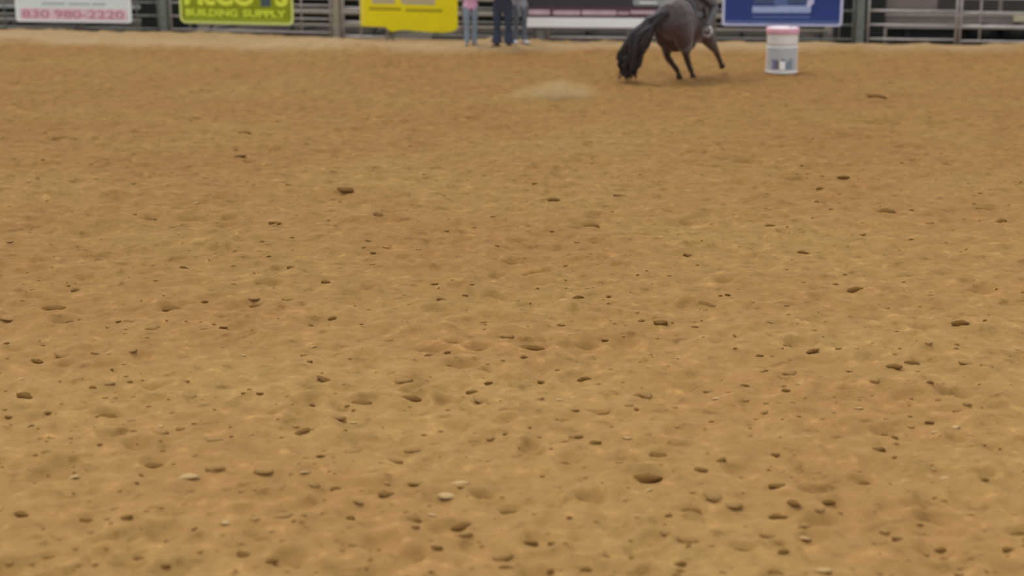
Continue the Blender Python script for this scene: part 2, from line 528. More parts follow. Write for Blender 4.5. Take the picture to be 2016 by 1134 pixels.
def ground_z(x, y):
    i = int(np.clip(np.searchsorted(ys, y), 1, len(ys) - 1)); j = int(np.clip(np.searchsorted(xs, x), 1, len(xs) - 1))
    ty = (y - ys[i - 1]) / (ys[i] - ys[i - 1]); tx = (x - xs[j - 1]) / (xs[j] - xs[j - 1])
    return float((H[i - 1, j - 1] * (1 - tx) + H[i - 1, j] * tx) * (1 - ty) + (H[i, j - 1] * (1 - tx) + H[i, j] * tx) * ty)


ny, nx = GX.shape
co = np.stack([GX, GY, H], -1).astype('f').reshape(-1)
base = (np.arange(ny - 1)[:, None] * nx + np.arange(nx - 1)[None, :]).ravel()
base = base[((GY < fy + 0.12)[:-1, :-1]).ravel()]
quads = np.stack([base, base + 1, base + 1 + nx, base + nx], 1).astype('i').ravel()
me = bpy.data.meshes.new('arena_ground')
me.vertices.add(ny * nx); me.vertices.foreach_set('co', co)
nq = len(base)
me.loops.add(nq * 4); me.loops.foreach_set('vertex_index', quads)
me.polygons.add(nq)
me.polygons.foreach_set('loop_start', np.arange(0, nq * 4, 4, dtype='i'))
me.polygons.foreach_set('use_smooth', np.ones(nq, dtype=bool))
me.update(calc_edges=True)
at2 = me.attributes.new('damp', 'FLOAT', 'POINT'); at2.data.foreach_set('value', far_dark.astype('f').ravel())
at_ = me.attributes.new('dry', 'FLOAT', 'POINT'); at_.data.foreach_set('value', np.clip(dry, 0, 1).astype('f').ravel())
g = link('arena_ground', me, M['sand']); tag(g, 'tan trampled arena sand with a pale dry strip along the fence', 'ground', kind='structure')

bm = bmesh.new()
for (x, y) in ((-60, 34), (60, 34), (60, 95), (-60, 95)): bm.verts.new((x, y, -0.09))
bm.faces.new(bm.verts)
g = link('yard_ground', bm_mesh('yard_ground', bm), M['yard']); tag(g, 'grey brown gravel yard behind the arena fence', 'ground', kind='structure')

# ------------------------------------------------------------------ fence posts and panels
def post(u, w, material, label, h=1.85, dz=0.0):
    p, yaw = fence(u)
    o = empty('fence_post', (p.x, p.y, 0), yaw); tag(o, label, 'post', 'fence posts along the arena')
    box('shaft', (-w / 2, -w / 2, -0.15), (w / 2, w / 2, h), material, o, 0.012)
    box('cap', (-w / 2 - 0.012, -w / 2 - 0.012, h), (w / 2 + 0.012, w / 2 + 0.012, h + 0.02), material, o, 0.004)
    for z in (0.42, 1.05, 1.6):
        box('bracket', (-w / 2 - 0.02, -w / 2 - 0.008, z - 0.03), (w / 2 + 0.02, -w / 2, z + 0.03), material, o)
    return o


post(325, 0.17, M['post'], 'grey post between the white sign and the lime green sign')
post(664, 0.15, M['post_tan'], 'weathered tan grey post between the lime green sign and the yellow banner')
post(1065, 0.17, M['galv_dark'], 'grey post under the end of the black sign with a white band')
post(1691, 0.17, M['post'], 'wide grey green post beside the blue sign')


def panel(u0, u1, label, material, r=0.023, z0=0.12, n=5, stays=(0.5,), dz=0.31, thick=None):
    (p, _), (q, _) = fence(u0), fence(u1)
    d = q - p; L_ = math.hypot(d.x, d.y)
    o = empty('pipe_fence', (p.x, p.y, 0), math.atan2(d.y, d.x)); tag(o, label, 'fence', 'pipe sections of the arena fence')
    zt = z0 + n * dz
    for x in (0.0, L_): tube('stile', [(x, 0, -0.08), (x, 0, zt + 0.02)], r * 1.15, material, o)
    for s in stays: tube('stay', [(L_ * s, 0.012, z0 - 0.02), (L_ * s, 0.012, zt)], r * 0.9, material, o)
    for k in range(n + 1):
        rr = r if not (thick and k in thick) else thick[k]
        tube('rail', [(0, 0, z0 + k * dz), (L_ / 2, 0, z0 + k * dz - 0.006), (L_, 0, z0 + k * dz)], rr, material, o)
    return o


panel(-400, -141, 'pipe fence panel beyond the white sign, away from the lime sign', M['galv_dark'])
panel(-135, 159, 'pipe fence panel behind the phone number side of the white sign', M['galv_dark'])
panel(163, 314, 'short pipe fence panel between the white sign and the first grey post', M['galv_dark'], stays=(0.72,))
panel(338, 652, 'pipe fence panel carrying the lime green sign', M['galv'], stays=(0.12, 0.82))
panel(676, 764, 'narrow pipe panel beside the weathered post and yellow banner', M['galv'], r=0.03, z0=0.05, dz=0.32, stays=(0.4,))
panel(773, 1052, 'pipe fence panel behind the yellow banner and the standing people', M['galv_dark'])
panel(1078, 1395, 'pipe fence panel carrying the black sign with a white band', M['galv'])
panel(1406, 1678, 'pipe fence panel carrying the blue sign', M['galv_dark'], stays=(0.9,))
panel(1707, 1880, 'pale pipe fence panel beside the wide grey green post', M['galv'], r=0.026, z0=0.13, stays=())
panel(1888, 2118, 'pale pipe fence panel with a heavy middle rail before the trailer', M['galv'], r=0.026, z0=0.1, stays=(0.17,), thick={1: 0.045})
panel(2126, 2400, 'pale pipe fence panel past the heavy middle rail', M['galv'], r=0.026)


# ------------------------------------------------------------------ signs on the fence
def sign_root(name, u0, u1, vbot, label, off=0.16):
    (p, y0), (q, y1) = fence(u0), fence(u1)
    c = (p + q) / 2; d = q - p; w = math.hypot(d.x, d.y); yaw = math.atan2(d.y, d.x)
    base_v = np.interp((u0 + u1) / 2, [k[0] for k in KN], [k[1] for k in KN])
    s = F_PX / math.hypot(c.y, CAM_H)
    z = (base_v - vbot) / s
    c = c + Vector((math.sin(yaw), -math.cos(yaw), 0)) * off
    o = empty(name, (c.x, c.y, z), yaw); tag(o, label, 'sign', 'sponsor signs on the arena fence')
    return o, w, s


def px(o_u0, o_u1, w, u): return -w / 2 + w * (u - o_u0) / (o_u1 - o_u0)


HS = 1.22
# white sign
u0, u1 = 40, 266
o, w, s = sign_root('white_sign', u0, u1, 43, 'white sign board with a faded red phone number along its foot')
slab('board', rr_outline(w, HS, 0.07, cz=HS / 2), 0, 0.02, M['white_sign'], o)
ring('border', rr_outline(w, HS, 0.07, cz=HS / 2), rr_outline(w - 0.09, HS - 0.09, 0.04, cz=HS / 2), -0.006, 0, M['white_edge'], o)
X = lambda u: px(u0, u1, w, u)
slab('pink_strip', rr_outline(X(258) - X(48), 0.27, 0.02, cz=0.185, cx=(X(48) + X(258)) / 2), -0.003, 0, M['pink_print'], o)
text('area_code', '830', X(52), X(106), 0.085, 0.285, -0.003, M['red_print'], o, 0.02)
text('phone_number', '980-2220', X(116), X(252), 0.085, 0.285, -0.003, M['red_print'], o, 0.02)
for (a, b_) in ((92, 138), (144, 186), (190, 218)):
    slab('print_line', rr_outline(X(b_) - X(a), 0.035, 0.015, cz=0.43, cx=(X(a) + X(b_)) / 2), -0.003, 0, M['grey_print'], o)

# lime sign
u0, u1 = 362, 584
o, w, s = sign_root('lime_sign', u0, u1, 47, 'lime green sign board with rounded corners and two lines of lettering')
X = lambda u: px(u0, u1, w, u)
slab('board', rr_outline(w, HS, 0.14, cz=HS / 2), 0, 0.02, M['lime_board'], o)
ring('border', rr_outline(w, HS, 0.14, cz=HS / 2), rr_outline(w - 0.1, HS - 0.1, 0.1, cz=HS / 2), -0.006, 0, M['lime_edge'], o)
slab('lower_strip', rr_outline(w - 0.2, 0.07, 0.03, cz=0.095), -0.002, 0, M['lime_low'], o)
text('name_lettering', "McCOY'S", X(372), X(574), 0.42, 0.92, 0, M['lime'], o, 0.045, 0.005)
text('line_lettering', 'BUILDING', X(374), X(476), 0.17, 0.34, 0, M['lime'], o, 0.03, 0.005)
text('line_lettering', 'SUPPLY', X(486), X(570), 0.17, 0.34, 0, M['lime'], o, 0.03, 0.005)
slab('slate_mark', rr_outline(X(541) - X(521), 0.28, 0.01, cz=0.56, cx=X(531)), -0.007, -0.005, M['slate'], o)

# yellow banner with a sagging foot
u0, u1 = 715, 905
o, w, s = sign_root('yellow_banner', u0, u1, 57, 'bright yellow vinyl banner with an uneven sagging lower edge')
X = lambda u: px(u0, u1, w, u)
prof = [(715, 51), (718, 53), (764, 53.5), (771, 60), (778, 62), (790, 59.5), (805, 58.5), (825, 60), (850, 61.5), (875, 62), (892, 60), (901, 57), (905, 52)]
outl = [(X(a), (57 - b_) / s) for a, b_ in prof] + [(w / 2, HS), (-w / 2, HS)]
slab('vinyl', outl, 0, 0.012, M['yellow'], o)
slab('edge_strip', rr_outline(0.09, HS - 0.1, 0.02, cz=HS / 2 + 0.04, cx=X(720)), -0.003, 0, M['yellow_edge'], o)
slab('print_panel', rr_outline(X(784) - X(738), 0.2, 0.01, cz=0.66, cx=(X(738) + X(784)) / 2), -0.003, 0, M['beige_print'], o)
slab('print_panel', rr_outline(X(862) - X(795), 0.2, 0.01, cz=0.68, cx=(X(795) + X(862)) / 2), -0.003, 0, M['beige_print'], o)
slab('print_line', rr_outline(X(861) - X(800), 0.025, 0.01, cz=0.575, cx=(X(800) + X(861)) / 2), -0.004, 0, M['grey_print'], o)
slab('print_line', rr_outline(X(796) - X(732), 0.07, 0.02, cz=0.45, cx=(X(732) + X(796)) / 2), -0.003, 0, M['olive_print'], o)
slab('print_line', rr_outline(X(876) - X(804), 0.07, 0.02, cz=0.43, cx=(X(804) + X(876)) / 2), -0.003, 0, M['olive_print'], o)
for a in (722, 810, 898):
    tube('grommet', [(X(a), -0.006, HS - 0.05), (X(a), 0.0, HS - 0.05)], 0.02, M['galv'], o)

# black sign with a white band
u0, u1 = 1028, 1332
o, w, s = sign_root('black_sign', u0, u1, 55, 'charcoal sign board with a mauve line above a broad white band', 0.24)
X = lambda u: px(u0, u1, w, u)
slab('board', rr_outline(w, HS, 0.09, cz=HS / 2), 0, 0.02, M['black_sign'], o)
slab('white_band', rr_outline(w - 0.04, 0.215, 0.1, cz=0.125), -0.006, 0, M['white_band'], o)
slab('maroon_band', rr_outline(w - 0.08, 0.2, 0.02, cz=0.36), -0.003, 0, M['maroon'], o)
for (a, b_, zc, hh) in ((1042, 1084, 0.345, 0.11), (1090, 1143, 0.34, 0.10), (1146, 1214, 0.345, 0.10), (1240, 1300, 0.36, 0.07), (1216, 1238, 0.34, 0.06)):
    slab('print_line', rr_outline(X(b_) - X(a), hh, 0.03, cz=zc, cx=(X(a) + X(b_)) / 2), -0.006, -0.003, M['mauve_print'], o)
slab('pale_panel', rr_outline(X(1318) - X(1246), 0.3, 0.03, cz=0.66, cx=X(1282)), -0.004, 0, M['grey_print'], o)
slab('print_line', rr_outline(X(1292) - X(1258), 0.03, 0.01, cz=0.57, cx=X(1275)), -0.006, -0.004, M['white_band'], o)

# blue sign
u0, u1 = 1419, 1654
o, w, s = sign_root('blue_sign', u0, u1, 51, 'royal blue sign board with a pale lavender rounded border')
X = lambda u: px(u0, u1, w, u)
slab('board', rr_outline(w, HS, 0.08, cz=HS / 2), 0, 0.02, M['blue_sign'], o)
ring('border', rr_outline(w, HS, 0.08, cz=HS / 2), rr_outline(w - 0.11, HS - 0.09, 0.05, cz=HS / 2), -0.006, 0, M['lav_edge'], o)
slab('lower_strip', rr_outline(w - 0.14, 0.07, 0.02, cz=0.085), -0.003, 0, M['steel_print'], o)
slab('print_band', rr_outline(X(1524) - X(1478), 0.14, 0.01, cz=0.36, cx=X(1501)), -0.004, 0, M['sky_print'], o)
slab('print_band', rr_outline(X(1592) - X(1524), 0.15, 0.03, cz=0.37, cx=X(1558)), -0.004, 0, M['sky_print'], o)
slab('print_line', rr_outline(X(1591) - X(1478), 0.05, 0.01, cz=0.2, cx=(X(1478) + X(1591)) / 2), -0.004, 0, M['steel_print'], o)
slab('picture_panel', rr_outline(X(1590) - X(1480), 0.36, 0.02, cz=0.66, cx=(X(1480) + X(1590)) / 2), -0.003, 0, M['dusk_print'], o)
slab('picture_mark', [(X(1583), 0.45), (X(1588), 0.41), (X(1597), 0.5), (X(1597), 0.7), (X(1588), 0.7)], -0.006, -0.003, M['lav_edge'], o)
slab('picture_mark', rr_outline(X(1546) - X(1520), 0.3, 0.03, cz=0.6, cx=X(1533)), -0.006, -0.003, M['steel_print'], o)

# ------------------------------------------------------------------ behind the fence
def behind(u, back):
    p, yaw = fence(u)
    return p + Vector((-math.sin(yaw), math.cos(yaw), 0)) * back, yaw


def bleacher(u0, u1, back, plank_mat, label, rows=5):
    (p, _), (q, _) = behind(u0, back), behind(u1, back)
    d = q - p; L_ = math.hypot(d.x, d.y)
    o = empty('bleacher', (p.x, p.y, -0.06), math.atan2(d.y, d.x)); tag(o, label, 'bleacher', 'bleachers behind the fence')
    for k in range(rows):
        z, y = 0.25 + 0.3 * k, 0.62 * k
        box('foot_plank', (0, y, z - 0.05), (L_, y + 0.26, z), plank_mat, o, 0.01)
        box('seat_plank', (0, y + 0.36, z + 0.22), (L_, y + 0.62, z + 0.27), plank_mat, o, 0.01)
        box('riser_board', (0, y + 0.62, z - 0.02), (L_, y + 0.64, z + 0.2), M['frame_dark'], o)
    n = max(2, int(L_ / 1.8) + 1)
    for i in range(n):
        x = 0.1 + (L_ - 0.2) * i / (n - 1)
        bm = bmesh.new()
        tube_into(bm, [(x, 0.1, 0.0), (x, 0.62 * rows, 0.3 * rows)], 0.03, 6)
        tube_into(bm, [(x, 0.0, 0.03), (x, 0.62 * rows + 0.1, 0.03)], 0.03, 6)
        tube_into(bm, [(x, 0.62 * rows, 0.0), (x, 0.62 * rows, 0.3 * rows)], 0.03, 6)
        link('frame', bm_mesh('frame', bm, True), M['frame_dark'], o)
    return o


bleacher(-330, 246, 1.5, M['alum'], 'low grey bleacher of benches behind the white sign')
bleacher(356, 706, 1.2, M['alum_tan'], 'low tan grey bleacher of benches behind the lime green sign')

bleacher(812, 1640, 1.3, M['alum_tan'], 'long low tan grey bleacher behind the black sign and the blue sign')

# stock trailer behind the right hand run
(p, _), (q, yaw) = behind(1752, 1.1), behind(2220, 1.1)
d = q - p; L_ = math.hypot(d.x, d.y)
o = empty('stock_trailer', (p.x, p.y, -0.06), math.atan2(d.y, d.x)); tag(o, 'taupe grey stock trailer with dark upper vents parked behind the fence', 'trailer')
box('body', (0, 0, 0.34), (L_, 1.9, 2.1), M['trailer'], o, 0.03)
for z in (0.36, 0.64, 1.9): box('side_rib', (-0.01, -0.03, z - 0.025), (L_ + 0.01, 0, z + 0.025), M['trailer_trim'], o, 0.006)
for k in range(3):
    box('vent', (1.15 + k * 1.45, -0.012, 0.74), (2.5 + k * 1.45, 0, 1.2), M['trailer_dark'], o)
box('skirt', (0.1, 0.3, 0.0), (L_ - 0.1, 0.34, 0.36), M['frame_dark'], o)  # dark sheet added to give the shade below the trailer body
box('lamp_box', (2.85, -0.05, 0.5), (3.6, -0.005, 0.72), M['cream'], o, 0.02)
for x in (2.2, 2.95):
    bm = bmesh.new(); tube_into(bm, [(x, 0.02, 0.31), (x, 0.24, 0.31)], 0.31, 24)
    t = link('wheel', bm_mesh('wheel', bm, True), M['rubber'], o)
    bm = bmesh.new(); tube_into(bm, [(x, 0.0, 0.31), (x, 0.03, 0.31)], 0.17, 20)
    link('rim', bm_mesh('rim', bm, True), M['frame_dark'], t)
box('fender', (1.8, -0.04, 0.64), (3.35, 0.26, 0.68), M['trailer_trim'], o, 0.01)
box('landing_leg', (0.5, 0.1, 0.0), (0.58, 0.18, 0.45), M['frame_dark'], o)

# dark boxes behind the posts; the second is added for shade under the bleachers
for (u, wd, lb) in ((1697, 1.07, 'dark green storage bin behind the wide grey green post'), (306, 1.15, 'dark green storage bin behind the grey post beside the white sign')):
    (p, yaw) = behind(u, 0.55)
    o = empty('storage_bin', (p.x, p.y, -0.09), yaw); tag(o, lb, 'bin', 'storage bins behind the fence')
    h_ = wd / 2
    box('tub', (-h_, 0, 0.06), (h_, 0.8, 1.1), M['bin_green'], o, 0.03)
    box('lid', (-h_ - .03, -0.03, 1.1), (h_ + .03, 0.83, 1.18), M['bin_green'], o, 0.02)
    for x in (-0.4, 0.4): box('runner', (x - 0.06, 0.02, 0), (x + 0.06, 0.78, 0.06), M['frame_dark'], o)

# ------------------------------------------------------------------ race barrel
def lathe_into(bm, prof, n=36):
    rings = [[bm.verts.new((r * math.cos(2 * math.pi * k / n), r * math.sin(2 * math.pi * k / n), z)) for k in range(n)] for r, z in prof]
    for a, b_ in zip(rings[:-1], rings[1:]):
        for k in range(n): bm.faces.new((a[k], a[(k + 1) % n], b_[(k + 1) % n], b_[k]))
    bm.faces.new(rings[0]); bm.faces.new(rings[-1])


bp_ = at(1538, 144)
bz = ground_z(bp_.x, bp_.y)
o = empty('race_barrel', (bp_.x, bp_.y, bz - 0.01), R(-9)); tag(o, 'white drum with a faded red rim and printed wrap standing on the sand', 'barrel')
RB = 0.305
bm = bmesh.new()
lathe_into(bm, [(RB - 0.012, 0), (RB, 0.012), (RB, 0.05), (RB - 0.008, 0.06), (RB - 0.008, 0.27), (RB - 0.008, 0.50), (RB - 0.02, 0.512), (RB - 0.02, 0.532), (RB - 0.008, 0.544), (RB - 0.008, 0.78), (RB, 0.79), (RB, 0.84), (RB - 0.02, 0.845)])
link('drum', bm_mesh('drum', bm, True), M['drum_white'], o)
bm = bmesh.new()
lathe_into(bm, [(RB - 0.001, 0.745), (RB + 0.003, 0.75), (RB + 0.003, 0.845), (RB - 0.02, 0.85), (RB - 0.025, 0.838)])
link('rim', bm_mesh('rim', bm, True), M['drum_red'], o)
bm = bmesh.new(); tube_into(bm, [(0.15, 0.1, 0.838), (0.15, 0.1, 0.855)], 0.035, 16)
link('bung', bm_mesh('bung', bm, True), M['drum_dark'], o)


def wrap(name, a0, a1, z0, z1, material, r=RB - 0.004, n=10, slant=0.0):
    """curved printed patch on the drum; angles in degrees, 0 faces the camera, positive to the right"""
    vs, fs = [], []
    for k in range(n + 1):
        a = R(-90 + a0 + (a1 - a0) * k / n)
        for rr in (r, r - 0.006):
            for z in (z0, z1):
                aa = a + (R(slant) if z == z1 else 0)
                vs.append((rr * math.cos(aa), rr * math.sin(aa), z))
    for k in range(n):
        i, j = 4 * k, 4 * k + 4
        fs += [(i, j, j + 1, i + 1), (i + 1, j + 1, j + 3, i + 3), (i + 2, i + 3, j + 3, j + 2), (i, i + 2, j + 2, j)]
    fs += [(0, 1, 3, 2), (4 * n, 4 * n + 2, 4 * n + 3, 4 * n + 1)]
    return link(name, mesh_from(name, vs, fs, False), material, o)


wrap('printed_wrap', -66, 66, 0.07, 0.49, M['drum_print'], RB - 0.005)
wrap('printed_wrap', -66, 66, 0.56, 0.7, M['drum_white'], RB - 0.005)
wrap('edge_strip', -78, -66, 0.07, 0.49, M['drum_cream'], RB - 0.005, 4)
wrap('edge_strip', 66, 78, 0.07, 0.49, M['drum_cream'], RB - 0.005, 4)
wrap('print_mark', -38, -22, 0.09, 0.26, M['drum_violet'], RB - 0.002, 5, 3)
wrap('print_mark', -22, -8, 0.1, 0.25, M['drum_dark'], RB - 0.002, 5, -3)
wrap('print_mark', -8, 12, 0.09, 0.24, M['white_band'], RB - 0.002, 5)
wrap('print_mark', 12, 40, 0.09, 0.25, M['drum_blue'], RB - 0.002, 6, 4)
wrap('print_mark', 2, 14, 0.25, 0.285, M['drum_dark'], RB - 0.002, 4, -6)
wrap('print_mark', 22, 40, 0.27, 0.285, M['drum_dark'], RB - 0.002, 4, 4)
wrap('print_mark', -44, -12, 0.255, 0.27, M['drum_dark'], RB - 0.002, 4, 3)


# ------------------------------------------------------------------ people
def hand_tubes(wrist, d, palm_n, side, mi, s=1.0):
    """palm with four fingers and a thumb; d = pointing direction, side = direction of the thumb"""
    w = Vector(wrist); d = Vector(d).normalized(); sd = Vector(side).normalized(); nn = Vector(palm_n).normalized()
    T = []
    T.append(([(w, .027 * s, .018 * s), (w + d * .05 * s, .038 * s, .015 * s), (w + d * .095 * s, .038 * s, .013 * s)], sd, mi))
    for k, (off, ln) in enumerate(((.029, .07), (.01, .078), (-.01, .072), (-.029, .055))):
        b_ = w + d * .09 * s + sd * off * s
        T.append(([(b_, .0085 * s, .0085 * s), (b_ + d * ln * .45 * s + nn * .012 * s, .008 * s, .008 * s), (b_ + d * ln * .75 * s + nn * .036 * s, .0075 * s, .0075 * s), (b_ + d * ln * .8 * s + nn * .056 * s, .006 * s, .006 * s)], sd, mi))
    b_ = w + d * .025 * s + sd * .03 * s
    T.append(([(b_, .012 * s, .012 * s), (b_ + d * .03 * s + sd * .028 * s + nn * .01 * s, .0105 * s, .0105 * s), (b_ + d * .062 * s + sd * .036 * s + nn * .026 * s, .008 * s, .008 * s)], nn, mi))
    return T


def head_tubes(c, f, mi):
    """c = head centre, f = facing direction (horizontal)"""
    c = Vector(c); f = Vector(f).normalized(); sd = f.cross(Vector((0, 0, 1))).normalized()
    up = Vector((0, 0, 1))
    T = [([(c - up * .115 + f * .025, .03, .035), (c - up * .09 + f * .02, .052, .066), (c - up * .03 + f * .004, .07, .09), (c + up * .03, .075, .098), (c + up * .08 - f * .004, .062, .082), (c + up * .112 - f * .006, .025, .03)], sd, mi)]
    T.append(([(c + f * .088 + up * .008, .008, .008), (c + f * .108 - up * .022, .013, .011), (c + f * .094 - up * .036, .012, .008)], sd, mi))
    for s in (-1, 1):
        T.append(([(c + sd * s * .07 - up * .03, .008, .012), (c + sd * s * .082, .008, .02), (c + sd * s * .076 + up * .03, .007, .014)], f, mi))
    return T, sd


def face_parts(c, f, sd, parent, hair_mat, long_hair=True):
    c = Vector(c); f = Vector(f).normalized(); up = Vector((0, 0, 1))
    for s in (-1, 1):
        bm = bmesh.new(); bmesh.ops.create_uvsphere(bm, u_segments=10, v_segments=8, radius=.012)
        bmesh.ops.translate(bm, verts=bm.verts, vec=c + f * .086 + sd * s * .031 + up * .012)
        link('eye', bm_mesh('eye', bm, True), M['eye'], parent)
    tube('mouth', [c + f * .084 - up * .06 - sd * .022, c + f * .094 - up * .062, c + f * .084 - up * .06 + sd * .022], [.004, .008, .004], M['lips'], parent, 8)
    # hair: cap over crown, back and sides
    bm = bmesh.new()
    n, mrow = 20, 9
    rows = []
    for i in range(mrow + 1):
        row = []
        for k in range(n):
            a = 2 * math.pi * k / n                      # 0 = facing direction
            back = 0.5 - 0.5 * math.cos(a)
            lo = R(62 + (78 if long_hair else 45) * back)  # how far down the cap reaches
            th = lo * i / mrow
            v = (f * math.cos(a) * .108 + sd * math.sin(a) * .086) * math.sin(th) + up * math.cos(th) * .118
            if long_hair and i == mrow: v += -up * .09 * back - f * .01
            row.append(bm.verts.new(c + v))
        rows.append(row)
    for r0, r1 in zip(rows[:-1], rows[1:]):
        for k in range(n): bm.faces.new((r0[k], r0[(k + 1) % n], r1[(k + 1) % n], r1[k]))
    bmesh.ops.remove_doubles(bm, verts=bm.verts, dist=.0005)
    h = link('hair', bm_mesh('hair', bm, True), hair_mat, parent)
    md = h.modifiers.new('thick', 'SOLIDIFY'); md.thickness = .014; md.offset = -1


def shoe(parent, ankle, toe_dir, material, sole=None, name='shoe', L_=.27):
    a = Vector(ankle); d = Vector(toe_dir).normalized(); up = Vector((0, 0, 1))
    side = d.cross(up)
    bm = bmesh.new()
    g0 = a - up * .09
    loft_into(bm, [(g0 - d * .075 + up * .04, .026, .03), (g0 - d * .05 + up * .045, .036, .044), (g0 + up * .05, .04, .05), (g0 + d * .06 + up * .04, .042, .04), (g0 + d * .12 + up * .03, .046, .03), (g0 + d * .165 + up * .025, .038, .024), (g0 + d * .185 + up * .022, .018, .012)], side, 12)
    loft_into(bm, [(g0 + up * .05, .045, .045), (g0 + up * .12, .046, .048)], side, 12)
    o = link(name, bm_mesh(name, bm, True), material, parent)
    bm = bmesh.new()
    loft_into(bm, [(g0 - d * .078 + up * .012, .03, .012), (g0 + up * .012, .04, .013), (g0 + d * .11 + up * .012, .048, .012), (g0 + d * .185 + up * .013, .03, .01)], side, 12)
    link('sole', bm_mesh('sole', bm, True), sole or M['rubber'], o)
    return o


def person(loc, yaw, height, label, shirt, jeans, shoes, hair, long_hair=True, stance=.1, hem=.9, cuff=.058, leg_shift=(0, 0), width=1.0):
    o = empty('person', loc, yaw); tag(o, label, 'person', 'people standing along the fence')
    k = height / 1.765
    o.scale = (k * width, k, k)
    T = []
    SK, SH, JE = 0, 1, 2
    f = Vector((0, -1, 0))
    for s in (-1, 1):
        dy = leg_shift[0] if s < 0 else leg_shift[1]
        T.append(([((s * .085, 0, .93), .088, .1), ((s * .09, -.008 + dy * .2, .72), .082, .088), ((s * (.045 + stance * .5), -.015 + dy * .5, .48), .06, .064), ((s * (.04 + stance * .55), .012 + dy * .7, .33), .056, .062), ((s * stance, .012 + dy, .085), cuff, cuff + .006)], (1, 0, 0), JE))
        el = (s * .27, .05, 1.14); wr = (s * .10, -.19, 1.16)
        T.append(([((s * .165, .005, 1.42), .06, .06), ((s * .215, .015, 1.33), .052, .055), (el, .042, .044)], (0, 1, 0), SH))
        T.append(([(el, .042, .043), ((s * .2, -.06, 1.14), .04, .04), (wr, .028, .026)], (0, 0, 1), SK))
        T += hand_tubes(wr, (-s * .75, -.6, -.05), (0, .35, -1), (0, -.5, .8), SK)
    T.append(([((0, .01, hem - .03), .155, .115), ((0, .01, 1.0), .152, .11), ((0, .005, 1.12), .138, .1), ((0, 0, 1.26), .158, .112), ((0, .005, 1.38), .178, .108), ((0, .01, 1.45), .125, .08), ((0, .01, 1.485), .062, .06)], (1, 0, 0), SH))
    T.append(([((0, .008, .84), .15, .11), ((0, .01, .93), .158, .112)], (1, 0, 0), JE))
    T.append(([((0, .012, 1.46), .055, .056), ((0, -.002, 1.57), .052, .056)], (1, 0, 0), SK))
    c = (0, -.015, 1.645)
    ht, sd = head_tubes(c, f, SK); T += ht
    body = organic('body', T, [M['skin'], shirt, jeans], o, 0.0085, 4)
    for pg in body.data.polygons:
        if pg.material_index == JE and pg.center.z > hem: pg.material_index = SH
    face_parts(c, f, sd, o, hair, long_hair)
    for s in (-1, 1):
        dy = leg_shift[0] if s < 0 else leg_shift[1]
        shoe(o, (s * stance, .012 + dy, .09), (s * .25, -1, 0), shoes)
    return o


def stand(u, v):
    p = at(u, v)
    return (p.x, p.y, ground_z(p.x, p.y) - .004)


person(stand(927, 97), R(12), 1.66, 'person in a pink top and light blue jeans beside the yellow banner', M['pink_shirt'], M['light_jeans'], M['boot_grey'], M['hair_brown'], True, .085, hem=.88)
person(stand(990, 100), R(-8), 1.72, 'person in a navy top and dark blue jeans standing near the black sign', M['navy_shirt'], M['dark_jeans'], M['boot_brown'], M['hair_dark'], False, .105, hem=.80, cuff=.1, width=1.3)
person(stand(1024, 96), R(18), 1.66, 'person in a grey top, grey blue jeans and white shoes beside the navy clad one', M['grey_shirt'], M['grey_jeans'], M['shoe_white'], M['hair_brown'], True, .09, hem=.86, leg_shift=(.05, -.05))

# ------------------------------------------------------------------ galloping horse
ALPHA = R(32)                                  # heading: away from the viewer and to the right
hp = at(1352, 158)
HZ = ground_z(hp.x, hp.y)
horse = empty('horse', (hp.x, hp.y + 0.1, HZ), math.pi / 2 - ALPHA)
tag(horse, 'dark bay horse galloping away past the white barrel, long black tail swinging', 'horse')
Y_ = (0, 1, 0)
T = []
T.append(([((-.88, 0, 1.13), .13, .16), ((-.83, 0, 1.11), .24, .28), ((-.68, 0, 1.09), .315, .36), ((-.45, 0, 1.08), .335, .38), ((-.15, 0, 1.06), .30, .36), ((.12, 0, 1.0), .30, .40), ((.36, 0, 1.0), .29, .42), ((.55, 0, 1.05), .245, .38), ((.69, 0, 1.15), .17, .25), ((.77, 0, 1.16), .08, .13)], Y_, 0))
T.append(([((.28, 0, 1.31), .10, .12), ((.42, 0, 1.36), .09, .14)], Y_, 0))               # withers
T.append(([((.52, 0, 1.24), .15, .27), ((.74, 0, 1.40), .12, .22), ((.98, 0, 1.58), .09, .17), ((1.16, 0, 1.72), .075, .13)], Y_, 0))
T.append(([((1.10, 0, 1.76), .06, .07), ((1.19, 0, 1.71), .085, .115), ((1.32, 0, 1.61), .08, .115), ((1.47, 0, 1.49), .055, .075), ((1.6, 0, 1.39), .05, .058), ((1.67, 0, 1.335), .035, .04)], Y_, 0))
for s in (-1, 1):
    T.append(([((1.1, s * .05, 1.82), .022, .03), ((1.085, s * .06, 1.9), .022, .028), ((1.08, s * .055, 1.96), .006, .008)], Y_, 0))
